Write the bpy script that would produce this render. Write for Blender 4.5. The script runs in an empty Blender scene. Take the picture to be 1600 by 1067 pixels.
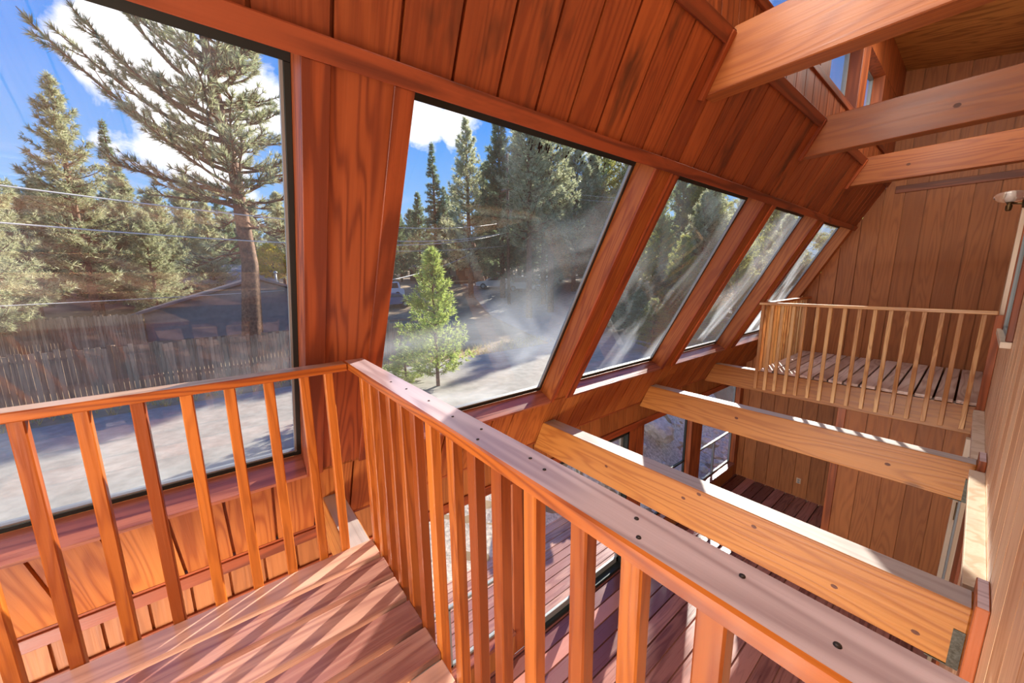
import bpy, bmesh, math, random
import numpy as np
from mathutils import Vector, Matrix
R = math.radians
ZO = 3.1                       # lower floor sits at z = 0; plans below are measured from the balcony deck
S = bpy.context.scene
COL = S.collection
K = .52                        # lean of the glazed wall
NN = math.sqrt(1 + K * K)

# ------------------------------------------------------------------ helpers
def lin(c):
    return tuple(((v / 255) / 12.92 if v / 255 <= .04045 else ((v / 255 + .055) / 1.055) ** 2.4) for v in c) + (1,)

def tag(o, label=None, cat=None, group=None, kind=None):
    if label: o['label'] = label
    if cat: o['category'] = cat
    if group: o['group'] = group
    if kind: o['kind'] = kind
    return o

def thing(name, loc, label, cat, group=None, kind=None, rz=0):
    o = bpy.data.objects.new(name, None)
    o.empty_display_size = .1
    COL.objects.link(o)
    o.location = (loc[0], loc[1], loc[2] + ZO)
    o.rotation_euler = (0, 0, rz)
    return tag(o, label, cat, group, kind)

class MB:
    def __init__(s): s.bm = bmesh.new()
    def hexa(s, p, bev=0):
        vs = [s.bm.verts.new(q) for q in p]
        fs = [s.bm.faces.new([vs[i] for i in f]) for f in ((0,3,2,1),(4,5,6,7),(0,1,5,4),(1,2,6,5),(2,3,7,6),(3,0,4,7))]
        if bev:
            es = list({e for f in fs for e in f.edges})
            bmesh.ops.bevel(s.bm, geom=es, offset=bev, segments=1, affect='EDGES', profile=.5)
        return s
    def box(s, x0, x1, y0, y1, z0, z1, bev=0):
        return s.hexa([(x0,y0,z0),(x1,y0,z0),(x1,y1,z0),(x0,y1,z0),(x0,y0,z1),(x1,y0,z1),(x1,y1,z1),(x0,y1,z1)], bev)
    def face(s, p):
        s.bm.faces.new([s.bm.verts.new(q) for q in p]); return s
    def tube(s, pts, rad, n=8, cap=True):
        pts = [Vector(p) for p in pts]
        if not hasattr(rad, '__len__'): rad = [rad] * len(pts)
        rings = []
        for i, p in enumerate(pts):
            d = (pts[min(i+1, len(pts)-1)] - pts[max(i-1, 0)]).normalized()
            a = d.cross(Vector((0,0,1)) if abs(d.z) < .9 else Vector((1,0,0))).normalized(); b = d.cross(a)
            rings.append([s.bm.verts.new(p + rad[i] * (a * math.cos(2*math.pi*k/n) + b * math.sin(2*math.pi*k/n))) for k in range(n)])
        for r0, r1 in zip(rings, rings[1:]):
            for k in range(n):
                f = s.bm.faces.new((r0[k], r0[(k+1) % n], r1[(k+1) % n], r1[k])); f.smooth = True
        if cap:
            s.bm.faces.new(rings[0][::-1]); s.bm.faces.new(rings[-1])
        return s
    def lathe(s, c, prof, n=24):
        rings = [[s.bm.verts.new((c[0] + r*math.cos(2*math.pi*k/n), c[1] + r*math.sin(2*math.pi*k/n), c[2] + z)) for k in range(n)] for r, z in prof]
        for r0, r1 in zip(rings, rings[1:]):
            for k in range(n):
                f = s.bm.faces.new((r0[k], r0[(k+1) % n], r1[(k+1) % n], r1[k])); f.smooth = True
        s.bm.faces.new(rings[0][::-1]); s.bm.faces.new(rings[-1])
        return s
    def build(s, name, mat, parent=None, loc=None, top=None):
        bmesh.ops.recalc_face_normals(s.bm, faces=s.bm.faces[:])
        s.bm.verts.ensure_lookup_table()
        xs = [v.co for v in s.bm.verts]
        if loc is None:
            mn = [min(v[i] for v in xs) for i in range(3)]; mx = [max(v[i] for v in xs) for i in range(3)]
            loc = ((mn[0]+mx[0])/2, (mn[1]+mx[1])/2, mn[2])
        loc = Vector(loc)
        for v in s.bm.verts: v.co -= loc
        me = bpy.data.meshes.new(name); s.bm.to_mesh(me); s.bm.free()
        me.materials.append(mat)
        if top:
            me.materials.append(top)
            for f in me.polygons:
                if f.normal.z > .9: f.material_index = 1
        o = bpy.data.objects.new(name, me); COL.objects.link(o)
        L = loc + Vector((0, 0, ZO))
        if parent is not None:
            o.parent = parent; par = parent; pl = Vector((0,0,0)); M = Matrix.Identity(4)
            ch = []
            while par is not None: ch.append(par); par = par.parent
            for q in reversed(ch): M = M @ Matrix.LocRotScale(q.location, q.rotation_euler, q.scale)
            o.location = L - M.to_translation()
        else: o.location = L
        return o

def SP(y, z, off=0):           # a point on the leaning wall; off > 0 goes into the room
    return (-2.73 + K * (z + .04) + off / NN, y, z - off * K / NN)
def sbox(m, y0, y1, z0, z1, o0, o1, bev=0):
    return m.hexa([SP(y0,z0,o0), SP(y0,z0,o1), SP(y1,z0,o1), SP(y1,z0,o0), SP(y0,z1,o0), SP(y0,z1,o1), SP(y1,z1,o1), SP(y1,z1,o0)], bev)
def cuts(a, b, pitch, start=None):
    c = [a]; q = (a if start is None else start)
    while q < b - .03:
        if q > a + .03: c.append(q)
        q += pitch
    return c + [b]
def grooved(m, cs, lo, hi, P, gw=.015, gd=.026):
    """boards between the cuts cs; lo/hi give the two ends at u; P(u, v, depth) is a point"""
    lo = lo if callable(lo) else (lambda u, a=lo: a); hi = hi if callable(hi) else (lambda u, a=hi: a)
    n = len(cs) - 1
    for i in range(n):
        u0 = cs[i] + (gw/2 if i else 0); u1 = cs[i+1] - (gw/2 if i < n-1 else 0)
        m.face([P(u0,lo(u0),0), P(u1,lo(u1),0), P(u1,hi(u1),0), P(u0,hi(u0),0)])
        if i < n - 1:
            u2 = cs[i+1] + gw/2
            m.face([P(u1,lo(u1),gd), P(u2,lo(u2),gd), P(u2,hi(u2),gd), P(u1,hi(u1),gd)])
            m.face([P(u1,lo(u1),0), P(u1,lo(u1),gd), P(u1,hi(u1),gd), P(u1,hi(u1),0)])
            m.face([P(u2,lo(u2),gd), P(u2,lo(u2),0), P(u2,hi(u2),0), P(u2,hi(u2),gd)])
    return m

# ------------------------------------------------------------------ materials
def newmat(name):
    m = bpy.data.materials.new(name); m.use_nodes = True
    nt = m.node_tree; nt.nodes.clear()
    return m, nt, nt.nodes.new, nt.links.new
def ramp(N, stops):
    r = N('ShaderNodeValToRGB'); e = r.color_ramp.elements
    while len(e) > 1: e.remove(e[-1])
    e[0].position = stops[0][0]; e[0].color = stops[0][1]
    for p, c in stops[1:]:
        q = e.new(p); q.color = c
    return r
def mth(N, L, op, a, b=None):
    n = N('ShaderNodeMath'); n.operation = op
    for i, v in enumerate((a, b)):
        if v is None: continue
        if isinstance(v, (int, float)): n.inputs[i].default_value = v
        else: L(v, n.inputs[i])
    return n.outputs[0]
def mixc(N, L, f, a, b, mode='MIX'):
    n = N('ShaderNodeMix'); n.data_type = 'RGBA'; n.blend_type = mode
    for i, v in ((0, f), (6, a), (7, b)):
        if isinstance(v, (int, float, tuple)): n.inputs[i].default_value = v
        else: L(v, n.inputs[i])
    return n.outputs[2]

def wood(name, c1, c2, axis='Y', rings=9, scale=3., rough=.42, coat=.0, spread=.25, fib=.35, stain=0, slope=False, knots=0, contrast=.42):
    m, nt, N, L = newmat(name)
    tc = N('ShaderNodeTexCoord'); oi = N('ShaderNodeObjectInfo'); ge = N('ShaderNodeNewGeometry')
    rnd = mth(N, L, 'ADD', mth(N, L, 'MULTIPLY', oi.outputs['Random'], 37.), mth(N, L, 'MULTIPLY', ge.outputs['Random Per Island'], 23.))
    cx = N('ShaderNodeCombineXYZ')
    for i in range(3): L(rnd, cx.inputs[i])
    va = N('ShaderNodeVectorMath'); va.operation = 'ADD'
    mp0 = N('ShaderNodeMapping')
    if slope: mp0.inputs['Rotation'].default_value = (0, -math.atan(K), 0)
    L(tc.outputs['Object'], mp0.inputs[0]); L(mp0.outputs[0], va.inputs[0]); L(cx.outputs[0], va.inputs[1])
    i = 'XYZ'.index(axis)
    def mp(al):
        q = N('ShaderNodeMapping'); sc = [1,1,1]; sc[i] = al; q.inputs['Scale'].default_value = sc
        L(va.outputs[0], q.inputs[0]); return q.outputs[0]
    def noise(v, s, d=2, dist=0, rg=.5):
        q = N('ShaderNodeTexNoise'); q.inputs['Scale'].default_value = s; q.inputs['Detail'].default_value = d
        q.inputs['Distortion'].default_value = dist; q.inputs['Roughness'].default_value = rg
        L(v, q.inputs['Vector']); return q.outputs['Fac']
    n1 = noise(mp(.09), scale*1.7, 2.2, .1)
    s = mth(N, L, 'SINE', mth(N, L, 'MULTIPLY', n1, rings * 6.283))
    s = mth(N, L, 'ADD', mth(N, L, 'MULTIPLY', s, .5), .5)
    s = mth(N, L, 'SUBTRACT', 1., mth(N, L, 'POWER', s, 2.2))
    f = noise(mp(.025), 70, 3, 0, .6)
    n3 = noise(mp(.3), 1.1, 2)
    tone = mth(N, L, 'MULTIPLY', mth(N, L, 'SUBTRACT', n3, .5), .55)
    isl = mth(N, L, 'MULTIPLY', mth(N, L, 'SUBTRACT', mth(N, L, 'FRACT', mth(N, L, 'MULTIPLY', rnd, 7.31)), .5), spread * 1.6)
    fac = mth(N, L, 'ADD', mth(N, L, 'MULTIPLY', s, contrast), mth(N, L, 'MULTIPLY', f, fib))
    fac = mth(N, L, 'ADD', mth(N, L, 'ADD', fac, tone), isl)
    rp = ramp(N, [(.10, lin(c2)), (.78, lin(c1))]); 
    L(fac, rp.inputs[0]); col = rp.outputs[0]
    if stain:
        ns = noise(mp(.25), 5, 4, .4, .65)
        rs = ramp(N, [(.55, (0,0,0,1)), (.70, (1,1,1,1))]); L(ns, rs.inputs[0])
        col = mixc(N, L, mth(N, L, 'MULTIPLY', rs.outputs[0], stain), col, lin((38,16,8)))
    if knots:
        vo = N('ShaderNodeTexVoronoi'); vo.inputs['Scale'].default_value = 2.4; L(mp(.55), vo.inputs['Vector'])
        rk = ramp(N, [(.0, (1,1,1,1)), (.06, (.7,.7,.7,1)), (.11, (0,0,0,1))]); L(vo.outputs['Distance'], rk.inputs[0])
        col = mixc(N, L, mth(N, L, 'MULTIPLY', rk.outputs[0], knots), col, lin((70,32,14)))
    p = N('ShaderNodeBsdfPrincipled'); L(col, p.inputs['Base Color'])
    rr = mth(N, L, 'ADD', mth(N, L, 'MULTIPLY', f, .25), rough - .12); L(rr, p.inputs['Roughness'])
    p.inputs['Coat Weight'].default_value = coat; p.inputs['Coat Roughness'].default_value = .18
    b = N('ShaderNodeBump'); b.inputs['Strength'].default_value = .25; b.inputs['Distance'].default_value = .004
    L(mth(N, L, 'ADD', f, mth(N, L, 'MULTIPLY', s, -.35)), b.inputs['Height']); L(b.outputs[0], p.inputs['Normal'])
    o = N('ShaderNodeOutputMaterial'); L(p.outputs[0], o.inputs[0])
    return m

def plain(name, c, rough=.5, metal=0, noise=.0, nscale=8, c2=None, bump=0):
    m, nt, N, L = newmat(name)
    p = N('ShaderNodeBsdfPrincipled'); p.inputs['Roughness'].default_value = rough; p.inputs['Metallic'].default_value = metal
    p.inputs['Base Color'].default_value = lin(c)
    if noise or c2:
        tc = N('ShaderNodeTexCoord'); q = N('ShaderNodeTexNoise'); q.inputs['Scale'].default_value = nscale; q.inputs['Detail'].default_value = 6
        q.inputs['Roughness'].default_value = .65
        L(tc.outputs['Object'], q.inputs['Vector'])
        r = ramp(N, [(.32, lin(c)), (.68, lin(c2 or tuple(v*(1-noise) for v in c)))]); L(q.outputs['Fac'], r.inputs[0])
        L(r.outputs[0], p.inputs['Base Color'])
        if bump:
            b = N('ShaderNodeBump'); b.inputs['Strength'].default_value = .6; b.inputs['Distance'].default_value = bump
            L(q.outputs['Fac'], b.inputs['Height']); L(b.outputs[0], p.inputs['Normal'])
    o = N('ShaderNodeOutputMaterial'); L(p.outputs[0], o.inputs[0])
    return m

def glass_mat(name, dust=.0, streak=(1,1,1), off=0, tint=(1,1,1,1), r0=.045, lo=.40):
    """thin architectural pane with a film of dust"""
    m, nt, N, L = newmat(name)
    ge = N('ShaderNodeNewGeometry'); vm = N('ShaderNodeVectorMath'); vm.operation = 'DOT_PRODUCT'
    L(ge.outputs['Incoming'], vm.inputs[0]); L(ge.outputs['Normal'], vm.inputs[1])
    c = mth(N, L, 'ABSOLUTE', vm.outputs['Value'])
    f = mth(N, L, 'POWER', mth(N, L, 'SUBTRACT', 1., c), 5.)
    f = mth(N, L, 'ADD', mth(N, L, 'MULTIPLY', f, .9), r0)
    t = N('ShaderNodeBsdfTransparent'); t.inputs[0].default_value = tint
    g = N('ShaderNodeBsdfGlossy'); g.inputs['Roughness'].default_value = .015
    mx = N('ShaderNodeMixShader'); L(f, mx.inputs[0]); L(t.outputs[0], mx.inputs[1]); L(g.outputs[0], mx.inputs[2])
    out = mx.outputs[0]
    if dust:
        tc = N('ShaderNodeTexCoord'); mp = N('ShaderNodeMapping'); mp.inputs['Scale'].default_value = streak
        mp.inputs['Location'].default_value = (off, off * 1.7, off * .6); mp.inputs['Rotation'].default_value = (R(35), 0, 0)
        L(tc.outputs['Object'], mp.inputs[0])
        q = N('ShaderNodeTexNoise'); q.inputs['Scale'].default_value = 1.3; q.inputs['Detail'].default_value = 3; q.inputs['Distortion'].default_value = .8
        L(mp.outputs[0], q.inputs['Vector'])
        q2 = N('ShaderNodeTexNoise'); q2.inputs['Scale'].default_value = 160; q2.inputs['Detail'].default_value = 2
        L(tc.outputs['Object'], q2.inputs['Vector'])
        r = ramp(N, [(lo, (.06,.06,.06,1)), (.72, (1,1,1,1))]); L(q.outputs['Fac'], r.inputs[0])
        r2 = ramp(N, [(.35, (.6,.6,.6,1)), (.75, (1,1,1,1))]); L(q2.outputs['Fac'], r2.inputs[0])
        sz = N('ShaderNodeSeparateXYZ'); L(tc.outputs['Object'], sz.inputs[0])      # rain and dust settle toward the foot of the pane
        low = N('ShaderNodeMapRange'); low.inputs['From Min'].default_value = .3; low.inputs['From Max'].default_value = 1.5; low.inputs['To Min'].default_value = 1.25; low.inputs['To Max'].default_value = .35
        L(sz.outputs['Z'], low.inputs[0])
        fac = mth(N, L, 'MULTIPLY', mth(N, L, 'MULTIPLY', mth(N, L, 'MULTIPLY', r.outputs[0], low.outputs[0]), r2.outputs[0]), dust)
        d1 = N('ShaderNodeBsdfTranslucent'); d1.inputs[0].default_value = (.8,.82,.8,1)
        mx2 = N('ShaderNodeMixShader'); L(fac, mx2.inputs[0]); L(out, mx2.inputs[1]); L(d1.outputs[0], mx2.inputs[2])
        out = mx2.outputs[0]
    o = N('ShaderNodeOutputMaterial'); L(out, o.inputs[0])
    return m

def leaf_mat(name, ca, cb, trans=.35):
    m, nt, N, L = newmat(name)
    ge = N('ShaderNodeNewGeometry'); oi = N('ShaderNodeObjectInfo')
    f = mth(N, L, 'ADD', mth(N, L, 'MULTIPLY', ge.outputs['Random Per Island'], .75), mth(N, L, 'MULTIPLY', oi.outputs['Random'], .25))
    c = mixc(N, L, f, lin(ca), lin(cb))
    d = N('ShaderNodeBsdfPrincipled'); d.inputs['Roughness'].default_value = .5; L(c, d.inputs['Base Color'])
    t = N('ShaderNodeBsdfTranslucent'); L(c, t.inputs[0])
    mx = N('ShaderNodeMixShader'); mx.inputs[0].default_value = trans; L(d.outputs[0], mx.inputs[1]); L(t.outputs[0], mx.inputs[2])
    o = N('ShaderNodeOutputMaterial'); L(mx.outputs[0], o.inputs[0])
    return m

PC1, PC2 = (202,126,58), (140,70,24)
M = {}
M['panel_s'] = wood('slope_panel_ply', PC1, PC2, 'Z', rings=15, scale=2.6, rough=.5, contrast=.24, slope=True, stain=.0, spread=.2)
M['panel_head'] = wood('header_panel_ply', (186,102,50), (128,58,24), 'Z', rings=15, scale=2.6, rough=.5, contrast=.2, slope=True, stain=.75, spread=.2)
M['panel_m'] = wood('mullion_ply', (176,92,44), (112,46,18), 'Z', rings=15, scale=2.6, rough=.5, contrast=.34, slope=True, spread=.1)
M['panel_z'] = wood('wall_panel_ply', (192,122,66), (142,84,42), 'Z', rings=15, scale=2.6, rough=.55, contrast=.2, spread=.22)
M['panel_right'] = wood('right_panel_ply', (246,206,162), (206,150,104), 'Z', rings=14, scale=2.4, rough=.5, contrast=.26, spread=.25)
M['panel_y'] = wood('ceiling_ply', (206,152,84), (148,98,48), 'X', rings=10, scale=2.2, rough=.6, spread=.1)
M['trim_s'] = wood('slope_trim', (180,90,42), (112,48,22), 'Z', rings=6, scale=3, rough=.45, slope=True)
M['trim_y'] = wood('trim_along', (168,84,46), (106,48,28), 'Y', rings=6, scale=3, rough=.45, stain=.35)
M['sill'] = wood('sill_board', (178,108,78), (116,60,42), 'Y', rings=8, scale=3, rough=.3, coat=.5)
M['trim_z'] = wood('trim_upright', (178,98,52), (118,58,30), 'Z', rings=6, scale=3, rough=.45)
M['trim_x'] = wood('trim_across', (150,82,46), (96,46,24), 'X', rings=6, scale=3, rough=.5)
M['beam'] = wood('fir_beam', (190,130,60), (142,82,30), 'X', rings=16, scale=2.2, contrast=.28, rough=.42, coat=.25, knots=.9)
M['beam_up'] = wood('fir_beam_upper', (176,108,54), (130,66,30), 'X', rings=14, scale=2.2, contrast=.24, rough=.45, coat=.1, knots=.9)
M['rail_x'] = wood('handrail_across', (202,114,38), (142,68,18), 'X', rings=12, scale=3, rough=.36, coat=.45)
M['rail_y'] = wood('handrail_along', (202,114,38), (142,68,18), 'Y', rings=12, scale=3, rough=.36, coat=.45)
M['bal'] = wood('baluster_fir', (204,120,44), (142,68,18), 'Z', rings=10, contrast=.26, scale=6, rough=.4, coat=.25, spread=.5)
M['bal_far'] = wood('baluster_pale', (228,184,122), (184,128,74), 'Z', rings=10, scale=6, rough=.45, coat=.15, spread=.6)
M['deck'] = wood('deck_redwood', (216,170,144), (138,92,82), 'Y', rings=9, contrast=.24, scale=3.2, rough=.3, coat=.55, spread=.55, knots=.4)
M['loft_deck'] = wood('loft_deck_boards', (228,206,190), (170,140,122), 'Y', rings=8, scale=3.2, rough=.35, coat=.4, spread=.5)
M['floor'] = wood('floor_boards', (180,122,108), (108,62,58), 'Y', rings=9, contrast=.26, scale=3.2, rough=.3, coat=.5, spread=.7)
M['rail_pale'] = wood('handrail_pale', (228,180,118), (180,124,72), 'X', rings=10, scale=3, rough=.4, coat=.3)
M['rail_top'] = wood('sky_sheen_handrail_top', (212,192,194), (164,142,144), 'X', rings=10, scale=3, rough=.34, coat=.45, spread=.1)  # grey sky reflection painted into the faded wood of the rail tops
M['rail_top_y'] = wood('sky_sheen_handrail_top_along', (214,180,150), (160,116,88), 'Y', rings=10, scale=3, rough=.34, coat=.45, spread=.1)  # same painted sky sheen, grain along the side rail
M['sheen_top'] = wood('sky_sheen_beam_top', (190,178,170), (156,142,134), 'X', rings=8, scale=3, rough=.6, spread=.1, contrast=.25)  # pale sky reflection on the beam tops, put into their colour
M['dark'] = plain('dark_brown', (30,18,12), .9)  # plain dark brown for flecks, a house window and carport posts
M['frame'] = plain('dark_aluminium', (52,60,60), .4, .6)
M['alu'] = plain('bright_aluminium', (146,152,152), .5, .4)
M['white'] = wood('pale_casing', (222,206,184), (190,168,140), 'Z', rings=5, scale=3, rough=.35, coat=.4)
M['steel'] = plain('galvanised_steel', (96,96,88), .5, .7, c2=(60,56,46), nscale=60)
M['brass'] = plain('dark_brass', (92,72,44), .35, .8)
M['nail'] = plain('nail_head', (60,54,52), .4, .8)
M['plate'] = plain('ivory_plate', (206,180,150), .4)
GL = [glass_mat('pane_dusty_%d' % i, d, st, (0, 1.3, 7.4, 11.1, 14.8)[i], r0=r0, lo=.46) for i, (d, st, r0) in enumerate([(.1,(1,1,1),.06), (.27,(1,.6,.7),.05), (.26,(1,.9,.35),.05), (.5,(1,.9,.35),.05), (.55,(1,.9,.35),.05)])]
M['glass'] = glass_mat('pane_clear', .04)
M['teal'] = glass_mat('pane_teal', 0, tint=(.55,.75,.75,1))

# ------------------------------------------------------------------ leaning window wall
Y0, Y1 = -1.9, 9.0
WIN = [(-1.55,.305), (.715,2.515), (2.84,4.625), (4.98,6.66), (7.05,8.82)]
ZS, ZH, ZT = .26, 2.255, 3.0
Ps = lambda u, v, d: SP(u, v, -d)
m = MB(); grooved(m, cuts(Y0, Y1, .236, -1.72), ZH, ZT, Ps); sbox(m, Y0, Y1, ZH, ZT, -.18, -.03)
tag(m.build('wall_left', M['panel_head']), 'reddish grooved plywood slope above the big leaning windows', 'wall', kind='structure')
m = MB(); grooved(m, cuts(Y0, Y1, .243, -1.83), -.32, ZS, Ps); sbox(m, Y0, Y1, -.32, ZS - .01, -.18, -.03)
tag(m.build('wall_left', M['panel_s']), 'leaning grooved plywood strip below the window sills', 'wall', kind='structure')
for i in range(6):
    a = Y0 if i == 0 else WIN[i-1][1]; b = Y1 if i == 5 else WIN[i][0]
    m = MB(); sbox(m, a, b, ZS - .02, ZH + .02, -.2, 0)
    o = m.build('trim_%d' % (i+1), M['panel_m' if i < 2 else 'panel_s'])
    tag(o, ['plywood mullion at the near end of the leaning windows', 'wide plywood mullion behind the railing corner, right of the first window',
            'slanted plywood mullion between second and third leaning windows', 'slanted plywood mullion between third and fourth leaning windows',
            'slanted plywood mullion between fourth and fifth leaning windows', 'slanted plywood jamb between fifth leaning window and end wall'][i], 'mullion', kind='structure')
    if i == 1: st = [(a, a + .095), (b - .085, b)]
    elif i in (2, 3, 4): st = [(a + .0, a + .045), (b - .1, b)]
    else: st = []
    for p, q in st:
        mm = MB(); sbox(mm, p, q, ZS - .02, ZH + .0, 0, .018, .002); mm.build('casing', M['trim_s'], o)
m = MB(); sbox(m, Y0, Y1, ZH, 2.325, 0, .035, .004)
tag(m.build('trim_7', M['trim_y']), 'water stained header board running along the tops of the leaning windows', 'trim', kind='structure')
m = MB(); sbox(m, Y0, Y1, 2.925, 3.0, 0, .02, .003)
tag(m.build('trim_8', M['trim_y']), 'trim board along the top edge of the sloping panels', 'trim', kind='structure')
m = MB()
m.hexa([(-3.0,Y0,-.335),(-2.875,Y0,-.335),(-2.875,Y1,-.335),(-3.0,Y1,-.335),(-3.0,Y0,-.315),(-2.87,Y0,-.315),(-2.87,Y1,-.315),(-3.0,Y1,-.315)])
tag(m.build('trim_9', M['trim_y']), 'narrow soffit where the leaning wall meets the lower wall', 'trim', kind='structure')
m = MB(); m.box(-2.99, -2.862, Y0, .40, -.415, -.336, .003)
tag(m.build('trim_10', M['trim_y']), 'horizontal batten on the wall under the first window, behind the railing', 'trim', kind='structure')
words = ['first leaning window from the left, looking over the fence', 'second leaning window, broad hazy pane with the young conifer',
         'third leaning window from the left', 'fourth leaning window, narrow hazy pane', 'fifth leaning window, beside the end wall']
for i, (a, b) in enumerate(WIN):
    w = thing('window_%d' % (i+1), SP((a+b)/2, ZS, -.18), words[i], 'window', kind='structure')
    m = MB(); f = .032
    for q in ((a,b,ZS,ZS+f), (a,b,ZH-f,ZH)): sbox(m, q[0], q[1], q[2], q[3], -.2, -.165, .002)
    for q in ((a,a+f*.8), (b-f*.8,b)): sbox(m, q[0], q[1], ZS+f, ZH-f, -.2, -.165, .002)
    m.build('frame', M['frame'], w)
    m = MB(); sbox(m, a+f, b-f, ZS+f+.001, ZS+f+.012, -.196, -.168)
    sbox(m, b-f*.8-.012, b-f*.8-.001, ZS+f, ZH-f, -.19, -.166); m.build('bead', M['alu'], w)
    m = MB(); sbox(m, a+.02, b-.02, ZS+.02, ZH-.02, -.186, -.182); m.build('pane', GL[i], w)
    m = MB(); sbox(m, a, b, ZS-.024, ZS, -.165, .014, .002); m.build('sill_board', M['sill'], w)
    if i == 1:
        rg = random.Random(5); m = MB()          # old black adhesive flecks along the top of the pane
        for k in range(26):
            y = rg.choice([1.55,1.62,1.7,1.75,1.85,2.0,2.15]) + rg.uniform(-.06,.06); l = rg.uniform(.008,.035); z = ZH - .04 - rg.uniform(0,.05)
            sbox(m, y, y + rg.uniform(.004,.012), z - l, z, -.1819, -.1805)
        m.build('adhesive_fleck', M['dark'], w)

# lower, upright part of the window wall
XL, ZF = -3.0, -3.1
Pl = lambda u, v, d: (XL - d, u, v)
m = MB(); grooved(m, cuts(Y0, Y1, .203, -1.8), -.71, -.30, Pl); m.box(XL-.14, XL-.02, Y0, Y1, -.8, -.3)
tag(m.build('wall_left', M['panel_z']), 'grooved band above the lower storey windows', 'wall', kind='structure')
m = MB(); m.box(XL-.1, XL+.022, Y0, Y1, -.79, -.69, .003)
tag(m.build('trim_11', M['trim_y']), 'head board over the lower storey windows', 'trim', kind='structure')
LW = [(-1.55,.305), (.715,2.345), (2.5,4.6), (5.0,6.62), (7.05,8.8)]
for i in range(6):
    a = Y0 if i == 0 else LW[i-1][1]; b = Y1 if i == 5 else LW[i][0]
    m = MB(); m.box(XL-.14, XL, a, b, ZF, -.74, .003)
    tag(m.build('trim_%d' % (12+i), M['trim_z']), ['lower storey post at the near end', 'lower storey post under the railing corner',
        'lower storey post beside the sliding door, behind the balusters', 'lower storey post between sliding door and rock view window',
        'lower storey post between the two rock view windows', 'lower storey post against the end wall'][i], 'post', kind='structure')
lw = ['lower window under the first leaning window', 'lower window seen between the front balusters, with a low cross bar', None,
      'lower window looking out on the rock bank', 'lower corner window with a split lower sash']
n = 5
for i, (a, b) in enumerate(LW):
    if i == 2: continue
    n += 1
    w = thing('window_%d' % n, (XL-.1, (a+b)/2, -2.85), lw[i], 'window', kind='structure')
    m = MB(); f = .03
    for z in (-2.75, -.79-f): m.box(XL-.13, XL-.09, a, b, z, z+f, .002)
    for y in (a, b-f): m.box(XL-.13, XL-.09, y, y+f, -2.75, -.79, .002)
    m.box(XL-.13, XL-.09, a, b, -2.02, -1.985, .002)
    m.box(XL-.13, XL-.09, (a+b)/2-.018, (a+b)/2+.018, -2.75, -2.0, .002)
    m.build('frame', M['alu'] if i in (1,4) else M['frame'], w)
    m = MB(); m.box(XL-.112, XL-.108, a, b, -2.74, -.8); m.build('pane', M['glass'], w)
    m = MB(); m.box(XL-.14, XL+.03, a, b, -2.80, -2.752, .003); m.build('sill_board', M['sill'], w)
    m = MB(); m.box(XL-.13, XL, a, b, ZF, -2.80); m.build('apron', M['panel_z'], w)
a, b = LW[2]
d = thing('door_1', (XL-.07, (a+b)/2, ZF), 'sliding glass door to the outside deck, seen between the balusters', 'door', kind='structure')
m = MB(); m.box(XL-.13, XL+.01, a, b, ZF, ZF+.05, .004); m.box(XL-.13, XL, a, b, -.84, -.79); m.box(XL-.13, XL, a, a+.035, ZF, -.79); m.box(XL-.13, XL, b-.035, b, ZF, -.79)
m.build('frame', M['frame'], d)
for k, (p, q, x) in enumerate(((a+.03, (a+b)/2+.04, XL-.05), ((a+b)/2-.04, b-.03, XL-.1))):
    m = MB()
    m.box(x-.018, x+.018, p, p+.06, ZF+.05, -.84, .003); m.box(x-.018, x+.018, q-.06, q, ZF+.05, -.84, .003)
    m.box(x-.018, x+.018, p, q, ZF+.05, ZF+.14, .003); m.box(x-.018, x+.018, p, q, -.92, -.84, .003)
    s = m.build('sash', M['alu'], d)
    m = MB(); m.box(x-.003, x+.003, p+.05, q-.05, ZF+.12, -.9); m.build('pane', M['glass'], s)

# clerestory above the sloping panels
XC = -1.16
m = MB(); grooved(m, cuts(Y0, Y1, .236, -1.72), ZT, 3.275, lambda u, v, d: (XC - d, u, v)); m.box(XC-.2, XC-.03, Y0, Y1, ZT-.02, 3.27)
tag(m.build('wall_left', M['trim_z']), 'short upright grooved band between sloping panels and clerestory', 'wall', kind='structure')
m = MB(); m.box(XC-.2, XC+.02, Y0, Y1, 3.275, 3.345, .003)
tag(m.build('trim_18', M['trim_y']), 'dark ledge under the clerestory windows', 'trim', kind='structure')
CW = [(-1.0,.6), (.9,2.55), (2.95,4.55), (4.87,6.07), (6.42,7.45)]
m = MB()
for i in range(6):
    a = Y0 if i == 0 else CW[i-1][1]; b = Y1 if i == 5 else CW[i][0]
    m.box(XC-.16, XC, a, b, 3.345, 4.16, .003)
m.box(XC-.16, XC, Y0, Y1, 4.16, 4.9)
tag(m.build('wall_left', M['trim_z']), 'clerestory posts and the dark panel over them, high above the slope', 'wall', kind='structure')
for i, (a, b) in enumerate(CW):
    n += 1
    w = thing('window_%d' % n, (XC-.14, (a+b)/2, 3.345), ['clerestory window at the near end', 'clerestory window above the second mullion', 'clerestory window hidden mostly by the nearest upper beam',
              'tall clerestory window between first and second upper beams', 'small farthest clerestory window in the dark corner'][i], 'window', kind='structure')
    m = MB(); f = .03
    m.box(XC-.16, XC-.12, a, b, 3.345, 3.345+f); m.box(XC-.16, XC-.12, a, b, 4.16-f, 4.16); m.box(XC-.16, XC-.12, a, a+f, 3.345, 4.16); m.box(XC-.16, XC-.12, b-f, b, 3.345, 4.16)
    m.build('frame', M['alu'], w)
    m = MB(); m.box(XC-.142, XC-.138, a, b, 3.35, 4.155); m.build('pane', M['glass'], w)

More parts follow.
